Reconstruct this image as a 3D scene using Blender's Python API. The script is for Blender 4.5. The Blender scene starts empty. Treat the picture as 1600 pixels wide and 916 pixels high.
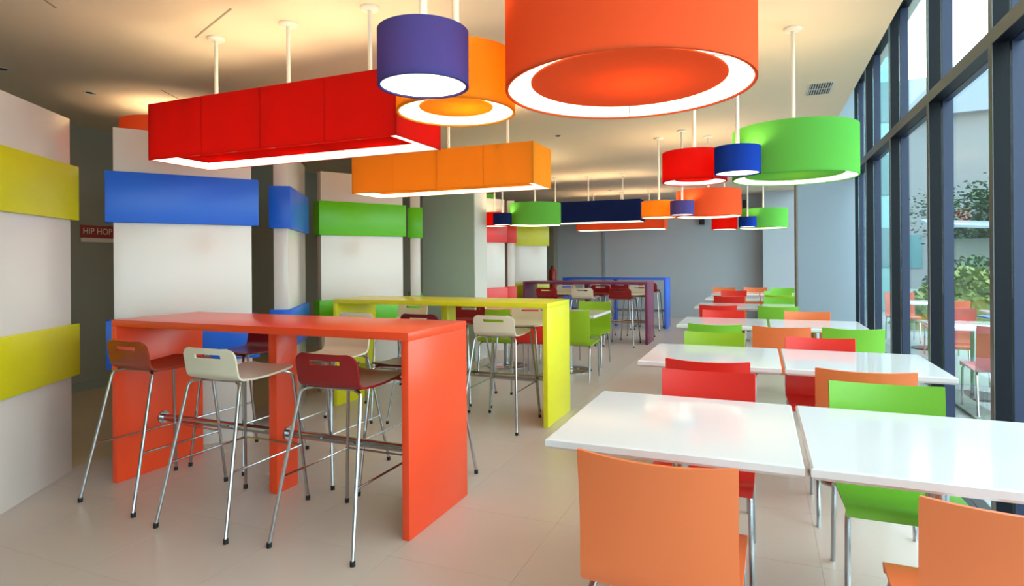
import bpy, bmesh, math, random
from mathutils import Vector, Matrix
random.seed(4)
PI = math.pi
S = bpy.context.scene
C = S.collection

# ------------------------------------------------------------------ camera
F_PX, YAW, ROLL, HORIZON, EYE = 939.0, 0.391, 0.007, 409.3, 1.404
cam = bpy.data.cameras.new('camera'); cam_ob = bpy.data.objects.new('camera', cam); C.objects.link(cam_ob)
cam.sensor_width = 36; cam.lens = F_PX*36/1600
cam.shift_y = -(458-HORIZON)/1600
cam.clip_start = .05; cam.clip_end = 400
cam_ob.matrix_world = (Matrix.Translation((0, 0, EYE)) @ Matrix.Rotation(YAW, 4, 'Z')
                       @ Matrix.Rotation(PI/2, 4, 'X') @ Matrix.Rotation(-ROLL, 4, 'Z'))
S.camera = cam_ob

# ------------------------------------------------------------------ view + sky
S.view_settings.view_transform = 'Standard'
S.view_settings.look = 'None'
S.view_settings.gamma = 1
S.view_settings.use_curve_mapping = False
S.view_settings.exposure = 0.38
SKY = 5.2
LAMP = .29
w = bpy.data.worlds.new('overcast_sky'); S.world = w; w.use_nodes = True
bg = w.node_tree.nodes['Background']
bg.inputs['Color'].default_value = (.84, .93, 1.0, 1); bg.inputs['Strength'].default_value = SKY

W = 1.03            # inner plane of the glazed wall
CEIL = 2.95
XCE = .80           # the ceiling stops short of the glass here
XL = -7.0
YB = 15.2
YN = -5.0  # unseen room end, moved back so more window light enters

# ------------------------------------------------------------------ materials
def lin(c):
    return tuple(((v/255)/12.92 if v/255 <= .04045 else ((v/255+.055)/1.055)**2.4) for v in c) + (1,)

def mat(name, rgb, rough=.5, metal=0, spec=.5, noise=0, nscale=6, coat=0, bump=0, bscale=60, emit=0, trans=0):
    m = bpy.data.materials.new(name); m.use_nodes = True
    nt = m.node_tree; b = nt.nodes['Principled BSDF']
    col = lin(rgb)
    b.inputs['Base Color'].default_value = col
    b.inputs['Roughness'].default_value = rough
    b.inputs['Metallic'].default_value = metal
    b.inputs['Specular IOR Level'].default_value = spec
    b.inputs['Coat Weight'].default_value = coat
    b.inputs['Coat Roughness'].default_value = .12
    tc = nt.nodes.new('ShaderNodeTexCoord')
    if noise:
        n = nt.nodes.new('ShaderNodeTexNoise'); n.inputs['Scale'].default_value = nscale; n.inputs['Detail'].default_value = 4
        nt.links.new(tc.outputs['Object'], n.inputs['Vector'])
        mx = nt.nodes.new('ShaderNodeMix'); mx.data_type = 'RGBA'
        mx.inputs[6].default_value = tuple(v*(1-noise) for v in col[:3])+(1,)
        mx.inputs[7].default_value = tuple(min(1, v*(1+noise)) for v in col[:3])+(1,)
        nt.links.new(n.outputs['Fac'], mx.inputs[0]); nt.links.new(mx.outputs[2], b.inputs['Base Color'])
    if bump:
        n2 = nt.nodes.new('ShaderNodeTexNoise'); n2.inputs['Scale'].default_value = bscale; n2.inputs['Detail'].default_value = 3
        nt.links.new(tc.outputs['Object'], n2.inputs['Vector'])
        bp = nt.nodes.new('ShaderNodeBump'); bp.inputs['Strength'].default_value = bump; bp.inputs['Distance'].default_value = .004
        nt.links.new(n2.outputs['Fac'], bp.inputs['Height']); nt.links.new(bp.outputs['Normal'], b.inputs['Normal'])
    if emit:
        b.inputs['Emission Color'].default_value = col; b.inputs['Emission Strength'].default_value = emit
    return m

def fabric(name, rgb, trans=.35, through=None):
    """lamp cloth: diffuse on the face, passes some of the bulb's light; fine weave relief"""
    m = bpy.data.materials.new(name); m.use_nodes = True
    nt = m.node_tree; nt.nodes.clear()
    o = nt.nodes.new('ShaderNodeOutputMaterial'); mx = nt.nodes.new('ShaderNodeMixShader')
    d = nt.nodes.new('ShaderNodeBsdfDiffuse'); t = nt.nodes.new('ShaderNodeBsdfTranslucent')
    d.inputs['Color'].default_value = lin(rgb); t.inputs['Color'].default_value = lin(through or rgb)
    wv = nt.nodes.new('ShaderNodeTexNoise'); wv.inputs['Scale'].default_value = 220
    tc = nt.nodes.new('ShaderNodeTexCoord'); nt.links.new(tc.outputs['Object'], wv.inputs['Vector'])
    bp = nt.nodes.new('ShaderNodeBump'); bp.inputs['Strength'].default_value = .15; bp.inputs['Distance'].default_value = .002
    nt.links.new(wv.outputs['Fac'], bp.inputs['Height']); nt.links.new(bp.outputs['Normal'], d.inputs['Normal'])
    mx.inputs[0].default_value = trans
    nt.links.new(d.outputs[0], mx.inputs[1]); nt.links.new(t.outputs[0], mx.inputs[2]); nt.links.new(mx.outputs[0], o.inputs[0])
    return m

def glow(name, rgb, strength):
    m = bpy.data.materials.new(name); m.use_nodes = True
    nt = m.node_tree; b = nt.nodes['Principled BSDF']
    b.inputs['Base Color'].default_value = lin((235, 230, 220)); b.inputs['Roughness'].default_value = .7
    b.inputs['Emission Color'].default_value = lin(rgb); b.inputs['Emission Strength'].default_value = strength
    return m

def glass(name, tint, refl=1.0):
    m = bpy.data.materials.new(name); m.use_nodes = True
    nt = m.node_tree; nt.nodes.clear()
    o = nt.nodes.new('ShaderNodeOutputMaterial'); mx = nt.nodes.new('ShaderNodeMixShader')
    t = nt.nodes.new('ShaderNodeBsdfTransparent'); t.inputs[0].default_value = tint
    g = nt.nodes.new('ShaderNodeBsdfGlossy'); g.inputs['Roughness'].default_value = .02
    lw = nt.nodes.new('ShaderNodeLayerWeight'); lw.inputs[0].default_value = .5
    p5 = nt.nodes.new('ShaderNodeMath'); p5.operation = 'POWER'; p5.inputs[1].default_value = 5
    f = nt.nodes.new('ShaderNodeMath'); f.operation = 'MULTIPLY_ADD'; f.inputs[1].default_value = .45; f.inputs[2].default_value = .025
    nt.links.new(lw.outputs['Facing'], p5.inputs[0]); nt.links.new(p5.outputs[0], f.inputs[0])
    nt.links.new(f.outputs[0], mx.inputs[0]); nt.links.new(t.outputs[0], mx.inputs[1]); nt.links.new(g.outputs[0], mx.inputs[2])
    nt.links.new(mx.outputs[0], o.inputs[0])
    return m

M = {}
M['floor'] = mat('floor_tile', (202, 187, 179), .32, noise=.035, nscale=1.3, bump=.03, bscale=30)
M['grout'] = mat('grout', (186, 172, 161), .8)
M['floor_dark'] = mat('dark_floor', (205, 182, 148), .3, noise=.06, nscale=2)
M['ceiling'] = mat('ceiling_paint', (222, 207, 184), .9, noise=.015, nscale=.8)
M['ceiling_joint'] = mat('ceiling_joint', (150, 140, 122), .9)
M['wall_dark'] = mat('dark_wall_paint', (132, 127, 112), .7, noise=.04, nscale=2)
M['wall_back'] = mat('grey_wall_paint', (172, 182, 192), .6, noise=.03, nscale=1)
M['wall_col'] = mat('green_grey_paint', (168, 178, 164), .6, noise=.03)
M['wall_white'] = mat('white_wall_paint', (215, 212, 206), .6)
M['blue_grey'] = mat('blue_grey_paint', (140, 155, 170), .6, noise=.02)
M['base'] = mat('baseboard_and_warm_strip', (128, 126, 114), .6)  # also colours the strip painted as warm light on the pier
M['panel'] = mat('white_laminate', (216, 205, 199), .16, noise=.02, nscale=1.5)
M['b_yellow'] = mat('yellow_laminate', (205, 196, 20), .3, spec=.35)
M['b_blue'] = mat('blue_laminate', (34, 100, 215), .3, spec=.35)
M['b_green'] = mat('green_laminate', (98, 190, 22), .3, spec=.35)
M['b_red'] = mat('red_laminate', (232, 62, 58), .3, spec=.35)
M['b_lime'] = mat('lime_laminate', (200, 200, 40), .3, spec=.35)
M['bar_red'] = mat('vermilion_lacquer', (240, 74, 34), .3)
M['bar_yellow'] = mat('yellow_lacquer', (226, 218, 34), .3)
M['bar_purple'] = mat('plum_lacquer', (120, 50, 88), .3)
M['bar_blue'] = mat('blue_lacquer', (42, 104, 226), .3)
M['chrome'] = mat('chrome', (182, 185, 190), .17, metal=1)
M['rubber'] = mat('rubber', (22, 22, 22), .7)
M['table'] = mat('white_table_laminate', (222, 222, 226), .09, spec=.6)
M['c_orange'] = mat('orange_plastic', (232, 118, 66), .36, noise=.015)
M['c_red'] = mat('red_plastic', (222, 42, 32), .34, noise=.015)
M['c_green'] = mat('green_plastic', (122, 190, 56), .34, noise=.015)
M['c_lime'] = mat('lime_plastic', (146, 184, 34), .34, noise=.015)
M['s_brown'] = mat('russet_plywood', (150, 48, 22), .28, noise=.06, nscale=8)
M['s_red'] = mat('dark_red_plywood', (140, 20, 26), .28, noise=.06, nscale=8)
M['s_cream'] = mat('cream_plywood', (224, 214, 192), .3, noise=.03, nscale=8)
M['s_wine'] = mat('wine_plywood', (104, 14, 34), .28, noise=.06, nscale=8)
M['l_red'] = fabric('red_lampshade', (198, 42, 34), .5, through=(255, 60, 40))
M['l_orange'] = fabric('orange_lampshade', (234, 106, 64), .45, through=(255, 160, 112))
M['l_amber'] = fabric('amber_lampshade', (250, 172, 60), .5, through=(255, 200, 70))
M['l_violet'] = fabric('violet_lampshade', (92, 88, 160), .35, through=(150, 120, 190))
M['l_blue'] = fabric('blue_lampshade', (34, 66, 165), .15)
M['l_navy'] = fabric('navy_lampshade', (34, 46, 96), .1)
M['l_green'] = fabric('green_lampshade', (104, 200, 96), .4, through=(190, 225, 30))
M['lining'] = fabric('white_lamp_lining', (240, 234, 222), .6)
M['rod'] = mat('white_rod', (232, 226, 216), .4)
M['diff'] = glow('lamp_diffuser', (255, 240, 212), 1.7)
M['seam'] = mat('diffuser_seam', (150, 130, 110), .7)
M['frame'] = mat('dark_aluminium', (9, 14, 24), .45, metal=0, spec=.2)
M['frame_face'] = mat('grey_aluminium', (88, 92, 92), .4, metal=.3)
M['fin'] = mat('sky_tinted_aluminium', (42, 50, 80), .4, metal=.2)  # blue of the sky on bare aluminium put into the colour
M['glass'] = glass('window_glass', (.86, .95, .93, 1))
M['pave'] = mat('terrace_paving', (132, 138, 140), .6, noise=.06, nscale=.8)
M['kerb'] = mat('dark_kerb', (110, 118, 112), .8, noise=.1)
M['leaf'] = mat('leaf', (62, 88, 58), .7, noise=.35, nscale=5)
M['leaf2'] = mat('yellow_leaf', (108, 124, 62), .7, noise=.3, nscale=5)
M['bark'] = mat('bark', (90, 75, 60), .9)
M['b_cyan'] = mat('pale_cyan_cladding', (112, 158, 160), .6)
M['b_pane'] = mat('far_window_glass', (70, 110, 116), .2)
M['b_grey'] = mat('far_grey_cladding', (112, 114, 118), .7)
M['b_roof'] = mat('far_roof_band', (118, 130, 142), .6)
M['dark'] = mat('dark_metal', (24, 24, 26), .5)
M['ext_red'] = mat('extinguisher_red', (165, 30, 24), .35)
M['sign_red'] = mat('sign_red', (140, 28, 14), .5)
M['sign_white'] = mat('sign_white', (205, 190, 172), .5)
M['o_red'] = mat('outdoor_red', (160, 52, 56), .5)
M['o_orange'] = mat('outdoor_orange', (190, 96, 70), .5)
M['o_blue'] = mat('outdoor_blue', (44, 92, 160), .5)
M['vent'] = mat('vent_white', (205, 205, 200), .5)

# ------------------------------------------------------------------ mesh helpers
class MB:
    def __init__(s): s.v = []; s.f = []
    def add(s, vs, fs):
        n = len(s.v); s.v += [tuple(p) for p in vs]; s.f += [tuple(i+n for i in f) for f in fs]; return s
    def box(s, x0, x1, y0, y1, z0, z1, ch=0):
        if ch <= 0:
            vs = [(x, y, z) for z in (z0, z1) for x, y in ((x0, y0), (x1, y0), (x1, y1), (x0, y1))]
            return s.add(vs, [(3, 2, 1, 0), (4, 5, 6, 7), (0, 1, 5, 4), (1, 2, 6, 5), (2, 3, 7, 6), (3, 0, 4, 7)])
        # chamfered box through bmesh
        bm = bmesh.new()
        vs = [bm.verts.new(((x0+x1)/2+a*(x1-x0)/2, (y0+y1)/2+b*(y1-y0)/2, (z0+z1)/2+c*(z1-z0)/2))
              for a in (-1, 1) for b in (-1, 1) for c in (-1, 1)]
        for q in ((0, 1, 3, 2), (4, 6, 7, 5), (0, 4, 5, 1), (2, 3, 7, 6), (0, 2, 6, 4), (1, 5, 7, 3)):
            bm.faces.new([vs[i] for i in q])
        bmesh.ops.bevel(bm, geom=bm.edges[:], offset=ch, segments=2, profile=.5, affect='EDGES')
        bm.verts.index_update()
        s.add([v.co[:] for v in bm.verts], [[v.index for v in f.verts] for f in bm.faces]); bm.free(); return s
    def prism(s, poly, z0, z1):
        n = len(poly)
        vs = [(x, y, z0) for x, y in poly] + [(x, y, z1) for x, y in poly]
        fs = [tuple(range(n-1, -1, -1)), tuple(range(n, 2*n))] + [(i, (i+1) % n, n+(i+1) % n, n+i) for i in range(n)]
        return s.add(vs, fs)
    def tube(s, pts, r, seg=10, r2=None):
        pts = [Vector(p) for p in pts]; n = len(pts); rings = []
        up = None
        for i, p in enumerate(pts):
            t = (pts[min(i+1, n-1)]-pts[max(i-1, 0)]).normalized()
            if up is None:
                up = Vector((0, 0, 1)) if abs(t.z) < .9 else Vector((1, 0, 0))
            a = t.cross(up).normalized(); b = a.cross(t).normalized(); up = b
            rr = r if r2 is None else r+(r2-r)*i/(n-1)
            rings.append([p+a*rr*math.cos(2*PI*k/seg)+b*rr*math.sin(2*PI*k/seg) for k in range(seg)])
        vs = [q for rg in rings for q in rg]; fs = []
        for i in range(n-1):
            for k in range(seg):
                k2 = (k+1) % seg
                fs.append((i*seg+k, (i+1)*seg+k, (i+1)*seg+k2, i*seg+k2))
        fs.append(tuple(range(seg))); fs.append(tuple((n-1)*seg+k for k in range(seg-1, -1, -1)))
        return s.add(vs, fs)
    def lathe(s, prof, seg=32, cx=0, cy=0):
        """closed ring of (r,z) when first==last, otherwise an open profile"""
        vs = [(cx+r*math.cos(2*PI*k/seg), cy+r*math.sin(2*PI*k/seg), z) for r, z in prof for k in range(seg)]
        fs = []
        for i in range(len(prof)-1):
            for k in range(seg):
                k2 = (k+1) % seg
                fs.append((i*seg+k, i*seg+k2, (i+1)*seg+k2, (i+1)*seg+k))
        return s.add(vs, fs)
    def sheet(s, grid, th, skip=()):
        """solid sheet: grid[i][j] points, thickness th along the averaged normal, skip = removed cells"""
        ni, nj = len(grid), len(grid[0])
        g = [[Vector(p) for p in row] for row in grid]
        vs = []; 
        for sgn in (.5, -.5):
            for i in range(ni):
                for j in range(nj):
                    du = g[min(i+1, ni-1)][j]-g[max(i-1, 0)][j]; dv = g[i][min(j+1, nj-1)]-g[i][max(j-1, 0)]
                    nn = du.cross(dv)
                    nn = nn.normalized() if nn.length > 1e-9 else Vector((0, 0, 1))
                    vs.append(g[i][j]+nn*th*sgn)
        K = ni*nj; fs = []; cells = {(i, j) for i in range(ni-1) for j in range(nj-1)}-set(skip)
        idx = lambda i, j: i*nj+j
        for i, j in cells:
            a, b, c, d = idx(i, j), idx(i+1, j), idx(i+1, j+1), idx(i, j+1)
            fs.append((a, b, c, d)); fs.append((a+K, d+K, c+K, b+K))
            if (i, j-1) not in cells: fs.append((a, a+K, b+K, b))
            if (i, j+1) not in cells: fs.append((c, c+K, d+K, d))
            if (i-1, j) not in cells: fs.append((d, d+K, a+K, a))
            if (i+1, j) not in cells: fs.append((b, b+K, c+K, c))
        return s.add(vs, fs)
    def ico(s, c, r, sub=1):
        bm = bmesh.new(); bmesh.ops.create_icosphere(bm, subdivisions=sub, radius=1)
        bm.verts.index_update()
        s.add([(c[0]+v.co.x*r[0], c[1]+v.co.y*r[1], c[2]+v.co.z*r[2]) for v in bm.verts],
              [[v.index for v in f.verts] for f in bm.faces]); bm.free(); return s
    def mesh(s, name, m, smooth=True, angle=35):
        me = bpy.data.meshes.new(name)
        me.from_pydata(s.v, [], s.f); me.update()
        bm = bmesh.new(); bm.from_mesh(me)
        bmesh.ops.recalc_face_normals(bm, faces=bm.faces[:]); bm.to_mesh(me); bm.free()
        me.materials.append(m)
        if smooth:
            me.shade_smooth(); me.set_sharp_from_angle(angle=math.radians(angle))
        return me
    def build(s, name, m, parent=None, loc=None, smooth=True, angle=35):
        o = bpy.data.objects.new(name, s.mesh(name, m, smooth, angle)); C.objects.link(o)
        if parent: o.parent = parent
        if loc: o.location = loc
        return o

def tag(o, label, cat, group=None, kind=None):
    o['label'] = label; o['category'] = cat
    if group: o['group'] = group
    if kind: o['kind'] = kind
    return o

def thing(name, loc, rz=0, label=None, cat=None, group=None):
    o = bpy.data.objects.new(name, None); C.objects.link(o)
    o.empty_display_size = .1; o.location = loc; o.rotation_euler = (0, 0, rz)
    if label: tag(o, label, cat, group)
    return o

def copy_tree(o, parent=None):
    c = o.copy(); C.objects.link(c); c.parent = parent
    for ch in [x for x in list(C.objects) if x.parent == o]:
        copy_tree(ch, c)
    return c

def struct(o, label=None, cat=None):
    o['kind'] = 'structure'
    if label: o['label'] = label
    if cat: o['category'] = cat
    return o

# ------------------------------------------------------------------ setting: floor with tiles
fl = struct(MB().box(XL-.2, W+.1, YN, YB+.2, -.2, -.002).build('floor', M['grout'], smooth=False),
            'pale beige large-format tiled floor', 'floor')
P = .633; xs0 = -1.014; ys0 = 2.432
XD = -4.42                        # the dark floor behind the partitions starts here
tile = MB().box(-P/2+.0007, P/2-.0007, -P/2+.0007, P/2-.0007, -.0035, 0).mesh('tile', M['floor'], smooth=False)
half_cache = {}
def tile_mesh(w_, d_):
    k = (round(w_, 3), round(d_, 3))
    if k not in half_cache:
        half_cache[k] = MB().box(-w_/2, w_/2, -d_/2, d_/2, -.0035, 0).mesh('tile', M['floor'], smooth=False)
    return half_cache[k]
i0 = math.floor((XD-xs0)/P); i1 = math.ceil((W-xs0)/P)
j0 = math.floor((.9-ys0)/P)
rows_ = []
for j in range(j0, j0+27):
    y0 = ys0+j*P; y1 = y0+P
    if y0 > 15.1: break
    for i in range(i0, i1):
        x0 = max(xs0+i*P, XD); x1 = min(xs0+(i+1)*P, W+.06)
        if x1-x0 < .02: continue
        y1c = min(y1, YB)
        me = tile if (abs(x1-x0-P) < 1e-6 and y1c == y1) else tile_mesh(x1-x0-.0014, y1c-y0-.0014)
        o = bpy.data.objects.new('tile', me); C.objects.link(o); o.parent = fl
        o.location = ((x0+x1)/2, (y0+y1c)/2, 0)
MB().box(XD, W+.06, YN, ys0+j0*P, -.0035, 0).build('tile_field', M['floor'], fl, smooth=False)
MB().box(XL, XD-.003, YN, YB, -.0035, .0).build('dark_floor_field', M['floor_dark'], fl, smooth=False)

# ------------------------------------------------------------------ walls and ceiling
ce = struct(MB().box(XL-.2, XCE, YN, YB+.2, CEIL, CEIL+.25).build('ceiling', M['ceiling'], smooth=False),
            'cream painted flat ceiling', 'ceiling')
struct(MB().box(XCE-.02, XCE, YN, YB+.2, CEIL+.25, 3.7).box(XCE, W+.25, YN, YB+.2, 3.6, 3.7).build('trim_1', M['wall_white'], smooth=False),
       'blind pocket between ceiling edge and glass', 'trim')
def ceil_line(a, b):
    d = Vector((b[0]-a[0], b[1]-a[1])).normalized(); n = Vector((-d.y, d.x))*.006
    MB().prism([(a[0]+n.x, a[1]+n.y), (a[0]-n.x, a[1]-n.y), (b[0]-n.x, b[1]-n.y), (b[0]+n.x, b[1]+n.y)], CEIL-.002, CEIL+.01).build('ceiling_joint', M['ceiling_joint'], ce, smooth=False)
for a, b in (((-3.9, 2.3), (-3.75, 2.05)), ((-3.55, 2.97), (-2.95, 2.72)), ((-4.9, 3.75), (-5.05, 4.1))):
    ceil_line(a, b)
wl = struct(MB().box(XL-.2, XL, YN, YB+.2, 0, CEIL).build('wall_left', M['wall_dark'], smooth=False), 'dark brown-grey wall behind the partitions', 'wall')
struct(MB().box(XL, XL+.02, YN, YB, 0, .09).build('baseboard_left', M['base'], smooth=False), 'grey baseboard of the dark wall', 'baseboard')
wb = struct(MB().box(-4.95, W+.3, YB, YB+.2, 0, CEIL).box(.07, W, 14.7, YB, 0, CEIL).build('wall_back', M['wall_back'], smooth=False), 'blue-grey back wall with a shallow pier', 'wall')
MB().box(-3.72, -3.66, YB-.03, YB, 0, CEIL).build('wall_joint', M['blue_grey'], wb, smooth=False)
struct(MB().box(XL, -4.95, YB-.35, YB+.2, 0, CEIL).build('wall_far_left', M['wall_dark'], smooth=False), 'dark wall end at the back left', 'wall')
struct(MB().box(XL-.2, W+.3, YN-.2, YN, 0, 3.7).build('wall_near', M['wall_white'], smooth=False), 'unseen wall behind the viewer, white to bounce light', 'wall')  # out of view; whitened to bounce light onto the left partitions
# pier by the glass, column by the partitions
struct(MB().box(.435, W+.02, 8.15, 8.6, 0, 3.6).build('wall_pier', M['blue_grey'], smooth=False), 'blue-grey pier standing against the glass wall', 'wall')
struct(MB().box(-4.57, -3.73, 7.65, 7.665, 0, CEIL).box(-4.57, -3.745, 7.665, 8.06, 0, CEIL).build('wall_column', M['wall_col'], smooth=False), 'grey-green square column beside the partitions', 'column')
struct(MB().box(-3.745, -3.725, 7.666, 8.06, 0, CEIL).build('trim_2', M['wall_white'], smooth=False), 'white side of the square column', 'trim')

struct(MB().box(.417, .434, 8.15, 8.6, 0, CEIL).build('warm_light_strip', M['base'], smooth=False), 'brownish strip painted as warm light on the pier side', 'trim')  # added strip; its brown stands for warm light on the pier's left face
# glazed wall
wr = struct(MB().box(W, W+.14, YN, YB, -.1, .03).box(W, W+.14, YN, YB, 3.52, 3.6).build('wall_right', M['frame'], smooth=False), 'full-height glazed wall with dark metal frames', 'wall')
TZ0, TZ1 = 2.43, 2.50
my = [-4.85, -3.6, -2.4, -1.2, 0.0, 1.15, 2.33, 3.525, 4.69, 5.94, 7.2, 8.24, 9.45, 10.65, 11.85, 13.05, 14.25]  # first two stand behind the camera, added for more daylight inside
for y in my:
    m_ = MB().box(W+.004, W+.068, y, y+.05, .03, 3.52).build('mullion', M['frame'], wr, smooth=False)
    MB().box(W, W+.004, y, y+.05, .03, 3.52).build('mullion_face', M['frame_face'], m_, smooth=False)
    MB().box(W+.078, W+.135, y, y+.05, .03, 3.52).build('outer_fin', M['fin'], m_, smooth=False)
for k in range(len(my)-1):
    y0, y1 = my[k]+.05, my[k+1]
    t_ = MB().box(W+.004, W+.068, y0, y1, TZ0, TZ1).build('transom', M['frame'], wr, smooth=False)
    MB().box(W, W+.004, y0, y1, TZ0, TZ1).build('transom_face', M['frame_face'], t_, smooth=False)
    MB().box(W+.078, W+.12, y0, y1, TZ0, TZ1).build('outer_rail', M['fin'], t_, smooth=False)
    g = struct(MB().box(W+.070, W+.076, y0, y1, .03, TZ0).build('window_%d' % (k+1), M['glass'], smooth=False), 'tall pane of the glazed wall', 'window')
    MB().box(W+.070, W+.076, y0, y1, TZ1, 3.52).build('upper_pane', M['glass'], g, smooth=False)

# ------------------------------------------------------------------ partitions of white boards with coloured bands
def partition(K, d, length, side, bandmat, label, x_ext=.05, t=.12):
    """K = corner at one end of the visible face, d = unit direction along it, side = +1/-1 which way the body lies"""
    d = Vector(d).normalized(); n = Vector((-d.y, d.x))*side
    root = thing('partition', (K[0], K[1], 0), math.atan2(d.y, d.x), label, 'partition', 'white partitions with coloured bands')
    s0, s1 = (0, t) if side > 0 else (-t, 0)
    MB().box(0, length, s0, s1, 0, 2.40, .004).build('board', M['panel'], root)
    for z0, z1 in ((.65, 1.0), (1.71, 2.08)):
        MB().box(-x_ext, length+x_ext, s0-.03, s1+.03, z0, z1, .004).build('band', bandmat, root)
    return root
NEARDIR = (-.532, .847)
partition((-4.341+.532*.96, 2.641-.847*.96), NEARDIR, .96, 1, M['b_yellow'], 'white partition with yellow bands at the left edge, nearest one')
partition((-4.32, 2.92), (.569, .822), .93, 1, M['b_blue'], 'wide white partition with blue bands behind the red bar table')
partition((-3.83, 4.13), NEARDIR, .90, 1, M['b_blue'], 'white partition with blue bands seen end-on beside the green one', .04)
partition((-4.384, 5.22), (.491, .85), .98, 1, M['b_green'], 'wide white partition with green bands behind the yellow bar table', .03)
partition((-3.863, 6.41), NEARDIR, .90, 1, M['b_green'], 'narrow end of a white partition with green bands next to the grey column', .03)
partition((-4.07, 8.28), (.49, .87), .63, 1, M['b_red'], 'white partition with red bands just past the grey column', .03)
partition((-3.69, 9.07), NEARDIR, .90, 1, M['b_red'], 'narrow end of a white partition with red bands beside the lime one', .02)
partition((-4.33, 10.55), (.61, .79), .77, 1, M['b_lime'], 'farthest white partition with lime yellow bands near the back wall', .04)

# ------------------------------------------------------------------ bar tables
BL, BW, BH, T = 2.225, .649, 1.05, .042
def bar(x, y, m, label):
    """x,y = near right corner"""
    root = thing('bar_table', (x, y, 0), 0, label, 'bar table', 'long bar tables with slab ends')
    MB().box(-BL, 0, 0, BW, BH-T, BH, .003).build('tabletop', m, root)
    MB().box(-BL, -BL+T, 0, BW, 0, BH-T, .003).build('end_panel', m, root)
    MB().box(-T, 0, 0, BW, 0, BH-T, .003).build('end_panel', m, root)
    MB().box(-1.145, -1.145+T+.02, .235, .415, 0, BH-T, .003).build('middle_leg', m, root)
    yc = .325; zc = .35
    r = MB().tube([(-BL+T, yc, zc), (-1.145, yc, zc)], .024, 14).tube([(-1.083, yc, zc), (-T, yc, zc)], .024, 14).build('foot_rail', M['chrome'], root)
    for xa in (-BL+T, -1.145-.012, -1.083, -T-.012):
        MB().tube([(xa, yc, zc), (xa+.012, yc, zc)], .042, 18).build('flange', M['chrome'], r)
    return root
bar(-1.637, 2.594, M['bar_red'], 'vermilion red long bar table, the nearest one')
bar(-1.658, 4.794, M['bar_yellow'], 'bright yellow long bar table behind the red one')
bar(-1.734, 10.119, M['bar_purple'], 'plum purple long bar table far back')
bar(-1.786, 12.625, M['bar_blue'], 'bright blue long bar table before the back wall')

# ------------------------------------------------------------------ bar stools
def shell_mesh(m):
    prof = []                                   # (y,z) from the top of the back to the front of the seat
    prof += [(-.155, .952), (-.1545, .946), (-.153, .935), (-.150, .921), (-.149, .914), (-.147, .904), (-.146, .897), (-.142, .880), (-.137, .850), (-.131, .822)]
    for a in range(1, 6):                       # bend
        q = a/6*PI/2
        prof.append((-.131+.045*(1-math.cos(q)), .822-.040*math.sin(q)))
    prof += [(-.082, .7815), (-.02, .777), (.08, .778), (.16, .784), (.225, .791), (.26, .796), (.284, .799), (.300, .7995)]
    L = [0]
    for a, b in zip(prof, prof[1:]): L.append(L[-1]+math.hypot(a[0]-b[0], a[1]-b[1]))
    tot = L[-1]; R = .05
    us = [-1, -.93, -.8, -.66, -.52, -.5, -.25, 0, .25, .5, .66, .8, .93, 1]
    grid = []
    for (y, z), l in zip(prof, L):
        e = min(l, tot-l); hw = .188
        if e < R: hw -= R-math.sqrt(max(0, R*R-(R-e)**2))
        grid.append([(hw*u, y-.012*(1-u*u)*(1 if z > .81 else 0), z-.006*(1-u*u)*(1 if z < .81 else 0)) for u in us])
    skip = {(i, j) for i in (3, 4, 5) for j in (5, 6, 7, 8)}
    return MB().sheet(grid, .011, skip).mesh('seat_shell', m, True, 50)

def make_stool(m):
    root = thing('bar_stool', (0, 0, 0))
    o = bpy.data.objects.new('seat_shell', shell_mesh(m)); C.objects.link(o); o.parent = root
    h = MB().tube([(-.128, -.156, .9085), (-.128, -.146, .9085)], .007, 10).build('rivet', M['chrome'], root)
    r = .0095
    for sx in (-1, 1):
        back = [(sx*.13, -.085, .766), (sx*.16, -.102, .764), (sx*.180, -.116, .755), (sx*.188, -.125, .735), (sx*.25, -.275, .02)]
        front = [(sx*.13, .20, .774), (sx*.16, .235, .772), (sx*.180, .258, .762), (sx*.188, .27, .74), (sx*.245, .325, .02)]
        for pts in (back, front):
            lg = MB().tube(pts, r, 10).build('leg', M['chrome'], root)
            e = pts[-1]
            MB().tube([(e[0], e[1], .025), (e[0]+sx*.001, e[1], 0)], .013, 10).build('foot_cap', M['rubber'], lg)
        f = .31/.735
        yb = -.275+.150*f; xb = sx*(.25-.062*f)
        yf = .325-.055*f; xf = sx*(.245-.057*f)
        MB().tube([(xb, yb, .33), (xf, yf, .33)], .006, 8).build('side_rail', M['chrome'], root)
    MB().tube([(-.221, .302, .33), (.221, .302, .33)], .006, 8).build('foot_bar', M['chrome'], root)
    fr = MB()
    for y in (-.085, .20): fr.tube([(-.13, y, .768), (.13, y, .772)], r, 8)
    for sx in (-1, 1): fr.tube([(sx*.125, -.085, .766), (sx*.125, .20, .773)], r*.8, 8)
    fr.build('seat_frame', M['chrome'], root)
    return root

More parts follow.
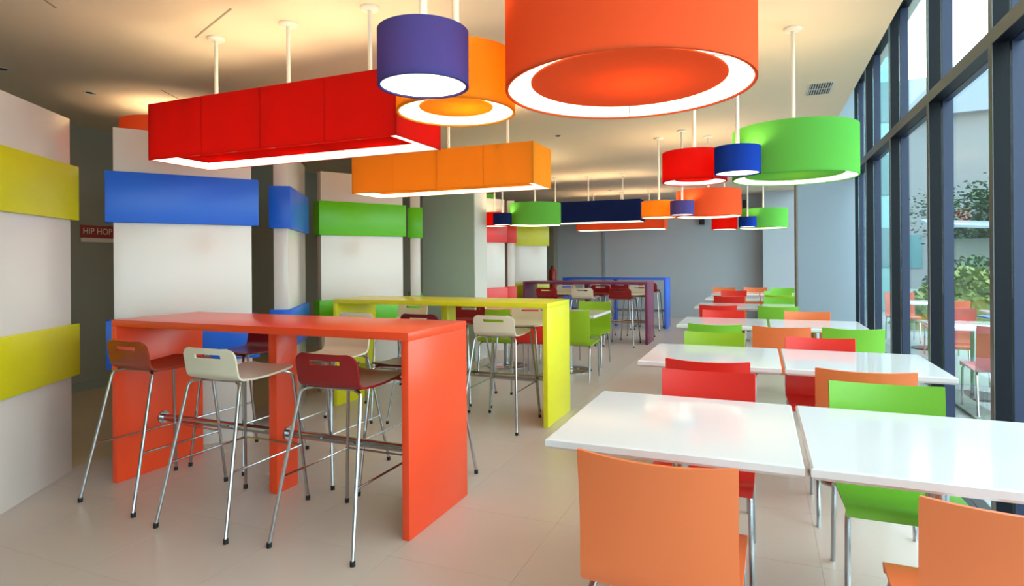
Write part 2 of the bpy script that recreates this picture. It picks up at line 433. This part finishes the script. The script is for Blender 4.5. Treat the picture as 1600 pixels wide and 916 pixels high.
protos = {}
def stool(col, x, y, rz, label, group):
    if col not in protos:
        protos[col] = make_stool(M[col]); o = protos[col]
    else: o = copy_tree(protos[col])
    o.location = (x, y, 0); o.rotation_euler = (0, 0, rz); tag(o, label, 'bar stool', group)
    return o
G1, G2, G3, G4 = ('stools at the red bar table', 'stools at the yellow bar table', 'stools at the purple bar table', 'stools at the blue bar table')
stool('s_brown', -3.46, 2.57, -.06, 'russet brown bar stool at the left end, near side of the red bar table', G1)
stool('s_cream', -2.735, 2.51, 0, 'cream bar stool in the middle, near side of the red bar table', G1)
stool('s_red', -2.0, 2.56, 0, 'dark red bar stool by the right end panel, near side of the red bar table', G1)
stool('s_wine', -3.42, 3.33, PI, 'wine red bar stool at the left end, far side of the red bar table', G1)
stool('s_cream', -2.70, 3.34, PI, 'cream bar stool in the middle, far side of the red bar table', G1)
stool('s_wine', -2.0, 3.32, PI, 'dark wine bar stool by the right end, far side of the red bar table', G1)
stool('s_cream', -3.40, 4.66, 0, 'cream bar stool at the left end, near side of the yellow bar table', G2)
stool('s_wine', -2.76, 4.70, 0, 'dark red bar stool in the middle, near side of the yellow bar table', G2)
stool('s_cream', -2.08, 4.77, .02, 'cream bar stool by the right end panel, near side of the yellow bar table', G2)
stool('s_cream', -3.565, 5.60, PI, 'cream bar stool at the left end, far side of the yellow bar table', G2)
stool('s_red', -2.86, 5.58, PI, 'dark red bar stool in the middle, far side of the yellow bar table', G2)
stool('s_cream', -2.17, 5.60, PI+.05, 'cream bar stool by the right end, far side of the yellow bar table', G2)
stool('s_red', -3.40, 9.95, 0, 'dark red bar stool at the left end, near side of the purple bar table', G3)
stool('s_cream', -2.78, 10.0, 0, 'cream bar stool in the middle, near side of the purple bar table', G3)
stool('s_red', -2.14, 10.0, 0, 'dark red bar stool by the right end, near side of the purple bar table', G3)
stool('s_cream', -3.45, 10.95, PI, 'cream bar stool at the left end, far side of the purple bar table', G3)
stool('s_red', -2.78, 10.95, PI, 'dark red bar stool in the middle, far side of the purple bar table', G3)
stool('s_cream', -2.05, 10.95, PI, 'cream bar stool by the right end, far side of the purple bar table', G3)
stool('s_cream', -3.30, 12.55, 0, 'cream bar stool at the left end, near side of the blue bar table', G4)
stool('s_red', -2.70, 12.55, 0, 'dark red bar stool in the middle, near side of the blue bar table', G4)
stool('s_red', -2.12, 12.55, 0, 'dark red bar stool by the right end, near side of the blue bar table', G4)

# ------------------------------------------------------------------ dining tables
TW, TD, TH = .865, .888, .75
def make_table():
    root = thing('dining_table', (0, 0, 0))
    mb = MB()
    a, b = TW/2, TD/2
    def ring(i, z): return [(-a+i, -b+i, z), (a-i, -b+i, z), (a-i, b-i, z), (-a+i, b-i, z)]
    lv = [ring(.014, TH-.040), ring(.0, TH-.028), ring(.0, TH-.005), ring(.007, TH)]
    vs = [p for r in lv for p in r]; fs = [(3, 2, 1, 0), (12, 13, 14, 15)]
    for i in range(3):
        for k in range(4):
            k2 = (k+1) % 4; fs.append((4*i+k, 4*i+k2, 4*i+4+k2, 4*i+4+k))
    mb.add(vs, fs).build('tabletop', M['table'], root, smooth=False)
    MB().box(-.22, .22, -.03, .03, TH-.056, TH-.040).box(-.03, .03, -.22, .22, TH-.056, TH-.041).build('bracket', M['dark'], root)
    MB().tube([(0, 0, .03), (0, 0, TH-.055)], .036, 20).build('column', M['chrome'], root)
    MB().lathe([(0, .034), (.05, .034), (.06, .024), (.27, .014), (.28, .008), (.28, 0), (0, 0)], 40).build('base', M['chrome'], root)
    return root
tproto = make_table(); used = [False]
def table(x, y, label, group):
    o = copy_tree(tproto) if used[0] else tproto
    used[0] = True; o.location = (x, y, 0); tag(o, label, 'table', group); return o
trow = [(-.738, 2.10), (-.746, 3.967), (-.797, 6.348), (-.86, 8.838), (-.87, 10.76), (-.88, 12.33)]
names = ['nearest row', 'second row', 'third row', 'fourth row', 'fifth row', 'farthest row']
for (x, y), nm in zip(trow, names):
    table(x+TW/2, y+TD/2, 'white square dining table on the aisle side of the %s' % nm, 'white dining tables by the window')
    table(x+TW*1.5+.018, y+TD/2, 'white square dining table on the window side of the %s' % nm, 'white dining tables by the window')
table(-2.27, 7.45, 'white dining table beyond the yellow bar, the one showing past its right end', 'white tables beyond the yellow bar')
table(-3.17, 7.47, 'white dining table beyond the yellow bar, next to the grey column', 'white tables beyond the yellow bar')

# ------------------------------------------------------------------ dining chairs
CH = .84
def chair_grid(prof, bow, dip, hwf):
    us = [-1, -.97, -.75, -.5, -.25, 0, .25, .5, .75, .97, 1]
    g = []
    for k, (y, z) in enumerate(prof):
        hw = hwf(k)
        g.append([(hw*u, y-bow(k)*(1-u*u), z-dip(k)*(1-u*u)) for u in us])
    return g
def make_chair(m):
    root = thing('dining_chair', (0, 0, 0))
    back = [(-.252, CH), (-.2508, CH-.006), (-.245, .79), (-.238, .72), (-.232, .64), (-.229, .56), (-.227, .49), (-.222, .445), (-.200, .426)]
    gb = chair_grid(back, lambda k: [.030, .030, .029, .027, .024, .02, .014, .008, .002][k], lambda k: [.010, .010, .006, 0, 0, 0, 0, 0, .002][k],
                    lambda k: [.2255, .2275, .2275, .2265, .226, .2265, .228, .229, .228][k])
    MB().sheet(gb, .009).build('backrest', m, root, angle=50)
    seat = [(-.199, .4255), (-.17, .424), (-.08, .430), (0, .435), (.1, .440), (.2, .447), (.245, .447), (.262, .440), (.268, .425), (.269, .408)]
    gs = chair_grid(seat, lambda k: 0, lambda k: [.002, .005, .009, .011, .010, .005, .003, .002, 0, 0][k],
                    lambda k: [.228, .228, .227, .226, .225, .224, .223, .221, .219, .217][k])
    MB().sheet(gs, .009).build('seat', m, root, angle=50)
    for sx in (-1, 1):
        MB().tube([(sx*.19, -.13, .415), (sx*.205, -.17, .402), (sx*.212, -.195, .375), (sx*.215, -.245, .0)], .011, 10).build('leg', M['chrome'], root)
        MB().tube([(sx*.19, .18, .425), (sx*.203, .21, .412), (sx*.208, .222, .38), (sx*.213, .238, .0)], .011, 10).build('leg', M['chrome'], root)
    fr = MB()
    for sx in (-1, 1): fr.tube([(sx*.19, -.14, .412), (sx*.19, .19, .420)], .010, 8)
    for y in (-.12, .16): fr.tube([(-.19, y, .408), (.19, y, .412)], .009, 8)
    fr.build('seat_frame', M['chrome'], root)
    return root
cprotos = {}
def chair(col, x, y, face, label, group, rz=0):
    """x,y = centre of the top edge of the back; face 'N' looks away from the viewer, 'F' towards"""
    if col not in cprotos: cprotos[col] = make_chair(M[col]); o = cprotos[col]
    else: o = copy_tree(cprotos[col])
    if face == 'N': o.location = (x, y+.255, 0); o.rotation_euler = (0, 0, rz)
    else: o.location = (x, y-.255, 0); o.rotation_euler = (0, 0, PI+rz)
    tag(o, label, 'chair', group); return o
GN = 'dining chairs at the window tables'
f = .564/.584
CL = [
 ('c_orange', -.30*f+.014, 1.80*f, 'N', 'nearest orange plastic chair, its back in the bottom centre of the view', -.035),
 ('c_orange', .575, 1.69, 'N', 'orange plastic chair cut by the bottom right corner of the view'),
 ('c_red', -.26*f, 3.34*f, 'F', 'red plastic chair facing the viewer behind the nearest aisle-side table'),
 ('c_red', -.29*f, 3.69*f, 'N', 'red plastic chair with its back to the viewer at the second-row aisle table'),
 ('c_green', .54*f, 3.28*f, 'F', 'bright green plastic chair facing the viewer behind the nearest window-side table'),
 ('c_orange', .51*f, 3.64*f, 'N', 'orange plastic chair right behind the bright green one, at the second-row window table'),
 ('c_lime', -.35*f, 5.18*f, 'F', 'lime green chair facing the viewer behind the second-row aisle table'),
 ('c_green', -.39*f, 5.84*f, 'N', 'darker green chair behind the lime one, at the third-row aisle table'),
 ('c_orange', .17*f, 5.79*f, 'N', 'orange chair at the joint of the two third-row tables, near side'),
 ('c_red', .41*f, 5.05*f, 'F', 'red chair facing the viewer behind the second-row window table'),
 ('c_green', .73*f, 5.83*f, 'N', 'green chair closest to the glass at the third-row window table'),
 ('c_red', -.40*f, 7.39*f+.1, 'F', 'red chair facing the viewer behind the third-row aisle table'),
 ('c_red', -.51*f, 8.33*f, 'N', 'dark red chair at the near side of the fourth-row aisle table'),
 ('c_orange', .49*f, 7.58*f, 'F', 'orange chair behind the third-row window table, before the grey pier'),
 ('c_green', .20, 8.02, 'N', 'dark green chair half hidden by the grey pier, fourth row'),
 ('c_orange', -.45*f, 10.49*f, 'F', 'orange chair behind the fourth-row aisle table'),
 ('c_green', .28, 10.0, 'F', 'bright green chair behind the fourth-row window table, cut by the pier'),
 ('c_red', -.47*f, 12.43*f-1.9, 'N', 'red chair at the near side of the fifth-row aisle table'),
 ('c_lime', .30, 10.6, 'N', 'lime chair at the near side of the fifth-row window table'),
 ('c_red', -.47*f, 12.43*f, 'F', 'red chair behind the fifth-row aisle table'),
 ('c_green', .30, 11.95, 'F', 'green chair behind the fifth-row window table, cut by the pier'),
 ('c_orange', -.72*f, 13.57*f+.25, 'F', 'farthest orange chair on the left, aisle side of the last row'),
 ('c_orange', -.09*f, 13.72*f+.2, 'F', 'farthest orange chair on the right, window side of the last row'),
 ('c_green', .42, 13.45, 'F', 'farthest green chair, at the last row beside the pier'),
]
for c in CL: chair(c[0], c[1], c[2], c[3], c[4], GN, c[5] if len(c) > 5 else 0)
GM = 'chairs at the tables beyond the yellow bar'
chair('c_lime', -2.04, 6.72, 'N', 'lime chair showing right of the yellow bar end panel', GM)
chair('c_red', -2.53, 6.70, 'N', 'red chair seen through the yellow bar, second from its right end', GM)
chair('c_lime', -3.0, 6.66, 'N', 'lime chair seen through the yellow bar, beside the grey column', GM)
chair('c_lime', -2.15, 8.25, 'F', 'lime chair facing the viewer beyond the table at the yellow bar end panel', GM)
chair('c_red', -3.0, 8.25, 'F', 'red chair on the far side of the table near the grey column', GM)

# ------------------------------------------------------------------ lamps
def point(name, parent, loc, watts, r=.05, col=(1, .76, .47)):
    l = bpy.data.lights.new(name, 'POINT'); l.energy = watts*LAMP; l.shadow_soft_size = r; l.color = col
    o = bpy.data.objects.new(name, l); C.objects.link(o); o.parent = parent; o.location = loc
    return o
SIZES = {'s': (.137, .165, .025), 'm': (.215, .205, .025), 'l': (.385, .325, .03)}
def drum(x, y, size, m, label, group, watts, zb=1.945, rod=True):
    R, h, rec = SIZES[size]
    root = thing('drum_lamp', (x, y, zb), 0, label, 'pendant lamp', group)
    seg = 64 if size == 'l' else 48
    sh = MB().lathe([(R, 0), (R, h), (R-.002, h), (R-.002, 0), (R, 0)], seg).build('shade', m, root, angle=40)
    MB().lathe([(R-.003, .001), (R-.003, h-.001), (R-.005, h-.001), (R-.005, .001), (R-.003, .001)], seg).build('lining', M['lining'], sh, angle=40)
    MB().lathe([(R-.001, 0), (R-.009, 0), (R-.009, .005), (R-.001, .005), (R-.001, 0)], seg).build('hem', m, sh, smooth=False)
    if size == 's':
        MB().lathe([(0, .006), (R-.006, .006), (R-.006, .009), (0, .009)], seg).build('diffuser', M['diff'], root, smooth=False)
    else:
        Ri = R*(.79 if size == 'l' else .62)
        MB().lathe([(Ri, rec), (R-.006, .006), (R-.006, .009), (Ri, rec+.003), (Ri, rec)], seg).build('diffuser', M['diff'], root, smooth=False)
        MB().lathe([(0, rec-.004), (Ri, rec-.004), (Ri, rec), (0, rec)], seg).build('centre_disc', m, root, smooth=False)
        MB().lathe([(0, rec+.001), (Ri, rec+.001), (Ri, rec+.003), (0, rec+.003)], seg).build('inner_sheet', M['lining'], root, smooth=False)
        for a in (250, 330, 100):
            q = math.radians(a); c_, s_ = math.cos(q), math.sin(q); e = .0018
            a1 = ((R-.008)*c_, (R-.008)*s_, .0045); a0 = (Ri*c_, Ri*s_, rec-.0015)
            MB().tube([a0, a1], .0014, 6).build('seam', M['seam'], root, smooth=False)
    sp = MB()
    for a in (0, 120, 240):
        q = math.radians(a); sp.tube([(0, 0, h-.03), ((R-.004)*math.cos(q), (R-.004)*math.sin(q), h-.015)], .003, 6)
    sp.build('spider', M['rod'], root)
    top = CEIL-zb
    MB().tube([(0, 0, h-.04), (0, 0, top-.012)], .0125, 12).build('rod', M['rod'], root)
    MB().lathe([(0, top-.022), (.05, top-.020), (.058, top-.010), (.058, top), (0, top)], 24).build('ceiling_rose', M['rod'], root)
    point('bulb', root, (.03, .03, h*.55), watts, .04)
    return root
def box_lamp(cx, cy, m, label, L=1.95, D=.49, h=.375, zb=2.10, watts=22):
    root = thing('box_lamp', (cx, cy, zb), 0, label, 'pendant lamp', 'long box lamps over the bar tables')
    a, b = L/2, D/2
    for x0, x1, y0, y1 in ((-a, a, -b, -b+.006), (-a, a, b-.006, b), (-a, -a+.006, -b+.006, b-.006), (a-.006, a, -b+.006, b-.006)):
        sp = MB().box(x0, x1, y0, y1, 0, h).build('shade_panel', m, root, smooth=False)
        if x1-x0 > .1: q = (x0+.007, x1-.007, y1+.001, y1+.003) if y0 < 0 else (x0+.007, x1-.007, y0-.003, y0-.001)
        else: q = (x1+.001, x1+.003, y0, y1) if x0 < 0 else (x0-.003, x0-.001, y0, y1)
        MB().box(*q, .001, h-.001).build('lining', M['lining'], sp, smooth=False)
    r = .125; rec = .03; i_ = .0105
    mb = MB()
    o4 = [(-a+i_, -b+i_), (a-i_, -b+i_), (a-i_, b-i_), (-a+i_, b-i_)]; n4 = [(-a+r, -b+r), (a-r, -b+r), (a-r, b-r), (-a+r, b-r)]
    vs = [(x_, y_, .005) for x_, y_ in o4]+[(x_, y_, rec) for x_, y_ in n4]+[(x_, y_, .008) for x_, y_ in o4]+[(x_, y_, rec+.003) for x_, y_ in n4]
    fs = []
    for k in range(4):
        k2 = (k+1) % 4
        fs += [(k, k2, 4+k2, 4+k), (8+k, 12+k, 12+k2, 8+k2), (k, 8+k, 8+k2, k2), (4+k, 4+k2, 12+k2, 12+k)]
    mb.add(vs, fs)
    mb.build('diffuser', M['diff'], root, smooth=False)
    MB().box(-a+r, a-r, -b+r, b-r, rec-.003, rec).build('centre_panel', m, root, smooth=False)
    MB().box(-a+r, a-r, -b+r, b-r, rec+.001, rec+.004).build('inner_sheet', M['lining'], root, smooth=False)
    for k in range(1, 6):
        x = -a+L*k/6
        for ya, yb_ in ((b-r, b-.011), (-b+.011, -b+r)):
            za, zb_ = (rec, .005) if ya > 0 else (.005, rec)
            MB().tube([(x, ya, za-.001), (x, yb_, zb_-.001)], .0015, 6).build('seam', M['seam'], root, smooth=False)
    for k in range(1, 4):
        x = -a+L*k/4
        for ys_ in (-b-.0015, b-.001):
            MB().box(x-.0035, x+.0035, ys_, ys_+.0025, 0, h).build('fabric_seam', m, root, smooth=False)
    top = CEIL-zb
    for x in (-.63, 0, .63):
        rd = MB().tube([(x, 0, .06), (x, 0, top-.012)], .0125, 12).build('rod', M['rod'], root)
        MB().lathe([(0, top-.022), (.05, top-.020), (.058, top-.010), (.058, top), (0, top)], 24, x, 0).build('ceiling_rose', M['rod'], rd)
        MB().box(x-.01, x+.01, -b+.006, b-.006, h-.04, h-.02).build('cross_bar', M['rod'], rd, smooth=False)
        point('bulb', root, (x, .12, h*.5), watts, .05)
    return root
box_lamp(-2.80, 3.035, M['l_red'], 'long red box lamp over the red bar table')
box_lamp(-2.82, 5.23, M['l_amber'], 'long amber box lamp over the yellow bar table')
box_lamp(-2.87, 10.62, M['l_navy'], 'long navy blue box lamp over the purple bar table')
box_lamp(-2.87, 13.4, M['l_orange'], 'long orange-red box lamp over the blue bar table')
GP = 'drum lamps hung in groups of three'
drum(-.937, 1.58, 's', M['l_violet'], 'small violet drum lamp nearest the viewer', GP, 14, zb=1.935)
drum(-1.017, 1.945, 'm', M['l_amber'], 'medium amber drum lamp behind the near violet one', GP, 22)
drum(-.385, 1.90, 'l', M['l_orange'], 'largest orange drum lamp at the top of the view', GP, 30)
drum(.213, 4.425, 'l', M['l_green'], 'large green drum lamp nearest the glass wall', GP, 26)
drum(-.415, 4.33, 'm', M['l_red'], 'medium red drum lamp left of the bright blue one', GP, 20)
drum(-.125, 4.01, 's', M['l_blue'], 'small bright blue drum lamp before the large green one', GP, 12)
drum(-.585, 7.84, 'l', M['l_orange'], 'large orange drum lamp behind the red and blue pair', GP, 32)
drum(-1.17, 7.70, 'm', M['l_amber'], 'medium amber drum lamp beside the small violet one far back', GP, 18)
drum(-.847, 7.36, 's', M['l_violet'], 'small violet drum lamp between the far amber and orange ones', GP, 12)
drum(-3.105, 8.45, 'l', M['l_green'], 'large green drum lamp left of the navy box lamp', GP, 32)
drum(-3.73, 8.36, 'm', M['l_red'], 'medium red drum lamp by the grey column', GP, 18)
drum(-3.46, 8.04, 's', M['l_navy'], 'small navy drum lamp overlapping the left green one', GP, 12)
drum(.06, 11.1, 'l', M['l_green'], 'farthest green drum lamp before the pier', GP, 32)
drum(-.57, 11.2, 'm', M['l_red'], 'farthest red drum lamp beside the small blue one', GP, 18)
drum(-.18, 10.55, 's', M['l_blue'], 'farthest small blue drum lamp overlapping the green one', GP, 12)
GC = 'drum lamps close under the ceiling behind the partitions'
drum(-5.38, 4.16, 'l', M['l_orange'], 'orange drum lamp close under the ceiling behind the blue-banded partition', GC, 26, zb=2.455)
drum(-5.2, 10.8, 'l', M['l_green'], 'green drum lamp close under the ceiling behind the red-banded partition', GC, 26, zb=2.41)

# ------------------------------------------------------------------ ceiling fittings
v = thing('ceiling_vent', (.51, 6.08, CEIL), 0, 'rectangular slatted air vent in the ceiling by the glass', 'vent')
MB().box(-.105, .105, -.21, -.195, -.006, 0).box(-.105, .105, .195, .21, -.006, 0).box(-.105, -.09, -.195, .195, -.006, 0).box(.09, .105, -.195, .195, -.006, 0).build('frame', M['vent'], v, smooth=False)
MB().box(-.09, .09, -.195, .195, -.002, 0).build('backing', M['dark'], v, smooth=False)
for k in range(9):
    x = -.08+k*.02
    MB().box(x-.003, x+.003, -.195, .195, -.006, -.002).build('slat', M['vent'], v, smooth=False)
MB().box(-.09, .09, -.006, .006, -.007, -.002).build('slat', M['vent'], v, smooth=False)
for k, (x, y, lb) in enumerate(((-5.555, 3.549, 'small round downlight in the dark ceiling above the blue partition'),
                 (-5.50, 2.85, 'small round downlight in the ceiling at the far left edge'),
                 (-2.28, 7.04, 'small round sensor on the ceiling right of the amber box lamp'),
                 (-3.02, 12.99, 'small round sensor on the far ceiling above the navy box lamp'))):
    d = thing('ceiling_downlight' if k < 2 else 'ceiling_sensor', (x, y, CEIL), 0, lb, 'downlight' if k < 2 else 'sensor')
    MB().lathe([(.03, 0), (.05, -.004), (.055, 0)], 24).build('trim_ring', M['vent'], d)
    MB().lathe([(0, -.012 if k > 1 else -.003), (.026, -.010 if k > 1 else -.003), (.03, 0)], 20).build('lens', M['dark'], d)
for (x, y, z, lb) in ((-1.28, 14.9, 2.36, 'small black loudspeaker on the back wall under the orange drum'), (-.30, 14.9, 2.72, 'small black loudspeaker high on the back wall, right one')):
    s_ = thing('wall_speaker', (x, YB, z), 0, lb, 'speaker', 'black wall loudspeakers')
    MB().box(-.06, .06, -.16, -.03, -.09, .09, .006).build('cabinet', M['dark'], s_)
    MB().box(-.02, .02, -.03, 0, -.02, .02).build('bracket', M['dark'], s_, smooth=False)
# extinguisher
e = thing('fire_extinguisher', (-4.80, 14.3, 0), 0, 'red fire extinguisher on a stand by the dark corner at the back', 'extinguisher')
MB().lathe([(0, .62), (.07, .62), (.085, .65), (.085, 1.05), (.06, 1.11), (.025, 1.14), (0, 1.14)], 24).build('cylinder', M['ext_red'], e)
MB().box(-.02, .02, -.05, .05, 1.14, 1.18).tube([(0, -.04, 1.15), (.02, -.10, 1.0), (.01, -.095, .75)], .009, 8).build('valve_and_hose', M['dark'], e)
MB().tube([(0, 0, .02), (0, 0, .62)], .02, 10).lathe([(0, .02), (.13, .02), (.13, 0), (0, 0)], 24).build('stand', M['dark'], e)

e.scale = (1.1, 1.1, 1.1)
# ------------------------------------------------------------------ sign on the dark wall
def text_mesh(txt, size, m, name, parent, loc, rot, sx=1):
    cu = bpy.data.curves.new(name, 'FONT'); cu.body = txt; cu.size = size; cu.extrude = .002
    tmp = bpy.data.objects.new('tmp', cu); C.objects.link(tmp)
    bpy.context.view_layer.update()
    me = bpy.data.meshes.new_from_object(tmp.evaluated_get(bpy.context.evaluated_depsgraph_get()))
    bpy.data.objects.remove(tmp); bpy.data.curves.remove(cu)
    me.materials.clear(); me.materials.append(m)
    o = bpy.data.objects.new(name, me); C.objects.link(o); o.parent = parent; o.location = loc; o.rotation_euler = rot; o.scale = (sx, 1, 1)
    return o
sg = thing('wall_sign', (XL, 4.36, 1.66), 0, 'dark red HIP HOP sign with a pale strip on the dark left wall', 'sign')
MB().box(0, .012, 0, .46, .05, .19).build('board', M['sign_red'], sg, smooth=False)
MB().box(0, .014, 0, .46, 0, .048).build('strip', M['sign_white'], sg, smooth=False)
text_mesh('HIP HOP', .098, M['sign_white'], 'lettering', sg, (.0125, .018, .092), (PI/2, 0, PI/2), .88)

# ------------------------------------------------------------------ outdoors
gr = struct(MB().box(W+.15, 90, -20, 120, -.2, -.03).build('ground', M['pave'], smooth=False), 'pale paved terrace outside the glass', 'ground')
MB().box(1.75, 1.95, 2, 40, -.03, .0).build('kerb', M['kerb'], gr, smooth=False)
def outdoor_table(x, y, label):
    t = thing('terrace_table', (x, y, -.03), 0, label, 'table', 'tables out on the terrace')
    MB().box(-.4, .4, -.4, .4, .72, .75, .004).build('tabletop', M['table'], t)
    MB().tube([(0, 0, .02), (0, 0, .72)], .03, 12).build('column', M['chrome'], t)
    MB().lathe([(0, .02), (.25, .02), (.25, 0), (0, 0)], 24).build('base', M['dark'], t)
outdoor_table(2.05, 7.6, 'white terrace table closest outside the glass')
outdoor_table(3.1, 9.4, 'white terrace table farther out, beyond the first')
outdoor_table(2.5, 11.4, 'white terrace table farthest from the glass')
def outdoor_chair(col, x, y, rz, label):
    if col not in cprotos: cprotos[col] = make_chair(M[col]); o = cprotos[col]
    else: o = copy_tree(cprotos[col])
    o.location = (x, y, -.03); o.rotation_euler = (0, 0, rz); tag(o, label, 'chair', 'chairs out on the terrace')
outdoor_chair('o_red', 2.0, 6.75, 0, 'red terrace chair nearest the glass, near side of its table')
outdoor_chair('o_red', 2.15, 8.45, PI, 'red terrace chair on the far side of the closest terrace table')
outdoor_chair('o_red', 3.05, 8.5, .1, 'red terrace chair at the near side of the middle terrace table')
outdoor_chair('o_orange', 2.5, 10.5, 0, 'orange terrace chair at the near side of the farthest terrace table')
outdoor_chair('o_orange', 2.3, 12.3, PI, 'orange terrace chair behind the farthest terrace table')
outdoor_chair('o_blue', 3.75, 12.6, .4, 'blue terrace chair before the hedge')
def bush(x0, x1, y, h, m, label, seedn, n=520, dep=1.0):
    random.seed(seedn)
    root = thing('hedge', ((x0+x1)/2, y, -.03), 0, label, 'hedge', 'hedges beyond the terrace')
    mb = MB()
    for k in range(n):
        x = random.uniform(x0, x1)-(x0+x1)/2; hh = h*(.75+.25*math.sin(x*2.3+seedn))
        z = random.random()**.6*hh; yy = random.uniform(-dep/2, dep/2)
        s_ = random.uniform(.035, .085); q = random.uniform(0, PI); t_ = random.uniform(-.9, .9)
        a = Vector((math.cos(q)*s_, math.sin(q)*s_, t_*s_)); b = Vector((-math.sin(q)*s_*.5, math.cos(q)*s_*.5, s_*.6))
        p = Vector((x, yy, z))
        mb.add([p-a, p-b, p+a, p+b], [(0, 1, 2, 3)])
    f_ = mb.build('foliage', m, root, smooth=False); f_['kind'] = 'stuff'
    MB().box(-(x1-x0)/2+.1, (x1-x0)/2-.1, -dep/2+.15, dep/2-.15, 0, h*.55).build('inner_growth', m, root)
bush(2.6, 6.5, 14.6, 1.25, M['leaf2'], 'low yellow-green hedge just beyond the terrace tables', 3, 2600)
bush(3.7, 8.5, 16.9, 1.5, M['leaf'], 'taller dark green hedge behind the low one', 5, 3600, 1.4)
def tree(x, y, h, r, label, sd):
    random.seed(sd)
    root = thing('tree', (x, y, -.03), 0, label, 'tree', 'trees outside')
    MB().tube([(0, 0, 0), (.05, .02, h*.35), (-.03, 0, h*.7)], .14, 8, .06).build('trunk', M['bark'], root)
    br = MB()
    blobs = []
    for k in range(11):
        q = random.uniform(0, 2*PI); rr = r*random.uniform(.35, .85); z = h*random.uniform(.5, .95)
        br.tube([(0, 0, h*.45), (rr*.5*math.cos(q), rr*.5*math.sin(q), z*.85), (rr*math.cos(q), rr*math.sin(q), z)], .035, 5, .012)
        blobs.append((rr*math.cos(q), rr*math.sin(q), z))
    br.build('branches', M['bark'], root)
    mb = MB()
    for c_ in blobs:
        for k in range(420):
            d_ = Vector((random.gauss(0, 1), random.gauss(0, 1), random.gauss(0, .7)))*r*.24
            p = Vector(c_)+d_; s_ = random.uniform(.03, .07); q = random.uniform(0, PI)
            a = Vector((math.cos(q)*s_, math.sin(q)*s_, random.uniform(-.5, .5)*s_)); b = Vector((-math.sin(q)*s_*.6, math.cos(q)*s_*.6, s_*.4))
            mb.add([p-a, p-b, p+a, p+b], [(0, 1, 2, 3)])
    f_ = mb.build('foliage', M['leaf'], root, smooth=False); f_['kind'] = 'stuff'
tree(5.75, 20.6, 3.7, 1.35, 'leafy green tree seen through the pane right of the first mullion', 9)
tree(8.4, 22.0, 4.4, 1.6, 'second leafy tree farther right outside the glass', 12)
# long low building with a roof band, cyan wing
bd = thing('pavilion_building', (9, 34, -.03), -.12, 'long grey building with a pale roof band behind the trees', 'building')
MB().box(-9, 14, 0, 6, 0, 8.2).build('wall', M['b_grey'], bd, smooth=False)
MB().box(-9.3, 14.3, -.5, 6.3, 8.2, 10.0).build('roof_band', M['b_roof'], bd, smooth=False)
for k in range(9):
    MB().box(-8.4+k*2.4, -6.6+k*2.4, -.06, 0, 1.0, 2.6).build('window', M['b_pane'], bd, smooth=False)
wg = thing('wing_building', (1.35, 19.2, -.03), 0, 'tall pale cyan building wing beyond the end of the glass wall', 'building')
MB().box(0, 2.2, 0, 9, 0, 8.3).build('wall', M['b_cyan'], wg, smooth=False)
for zz in (1.2, 3.2, 5.2, 7.0):
    for k in range(3):
        fr_ = MB().box(.3+k*.65, .75+k*.65, -.03, 0, zz, zz+1.1).build('window', M['b_pane'], wg, smooth=False)

gp = thing('garden_shelter', (5.2, 18.7, -.03), 0, 'low dark shelter with a white sloping roof behind the hedges', 'shelter')
MB().box(-1.0, 3.2, 0, .12, 0, 1.95).build('back_wall', M['kerb'], gp, smooth=False)
MB().add([(-1.2, -.7, 2.25), (3.4, -.7, 1.95), (3.4, .5, 2.15), (-1.2, .5, 2.45), (-1.2, -.7, 2.31), (3.4, -.7, 2.01), (3.4, .5, 2.21), (-1.2, .5, 2.51)],
         [(3, 2, 1, 0), (4, 5, 6, 7), (0, 1, 5, 4), (1, 2, 6, 5), (2, 3, 7, 6), (3, 0, 4, 7)]).build('roof', M['b_roof'], gp, smooth=False)
for px_ in (-.95, 1.1, 3.1):
    MB().box(px_-.04, px_+.04, -.55, -.47, 0, 2.08).build('post', M['dark'], gp, smooth=False)
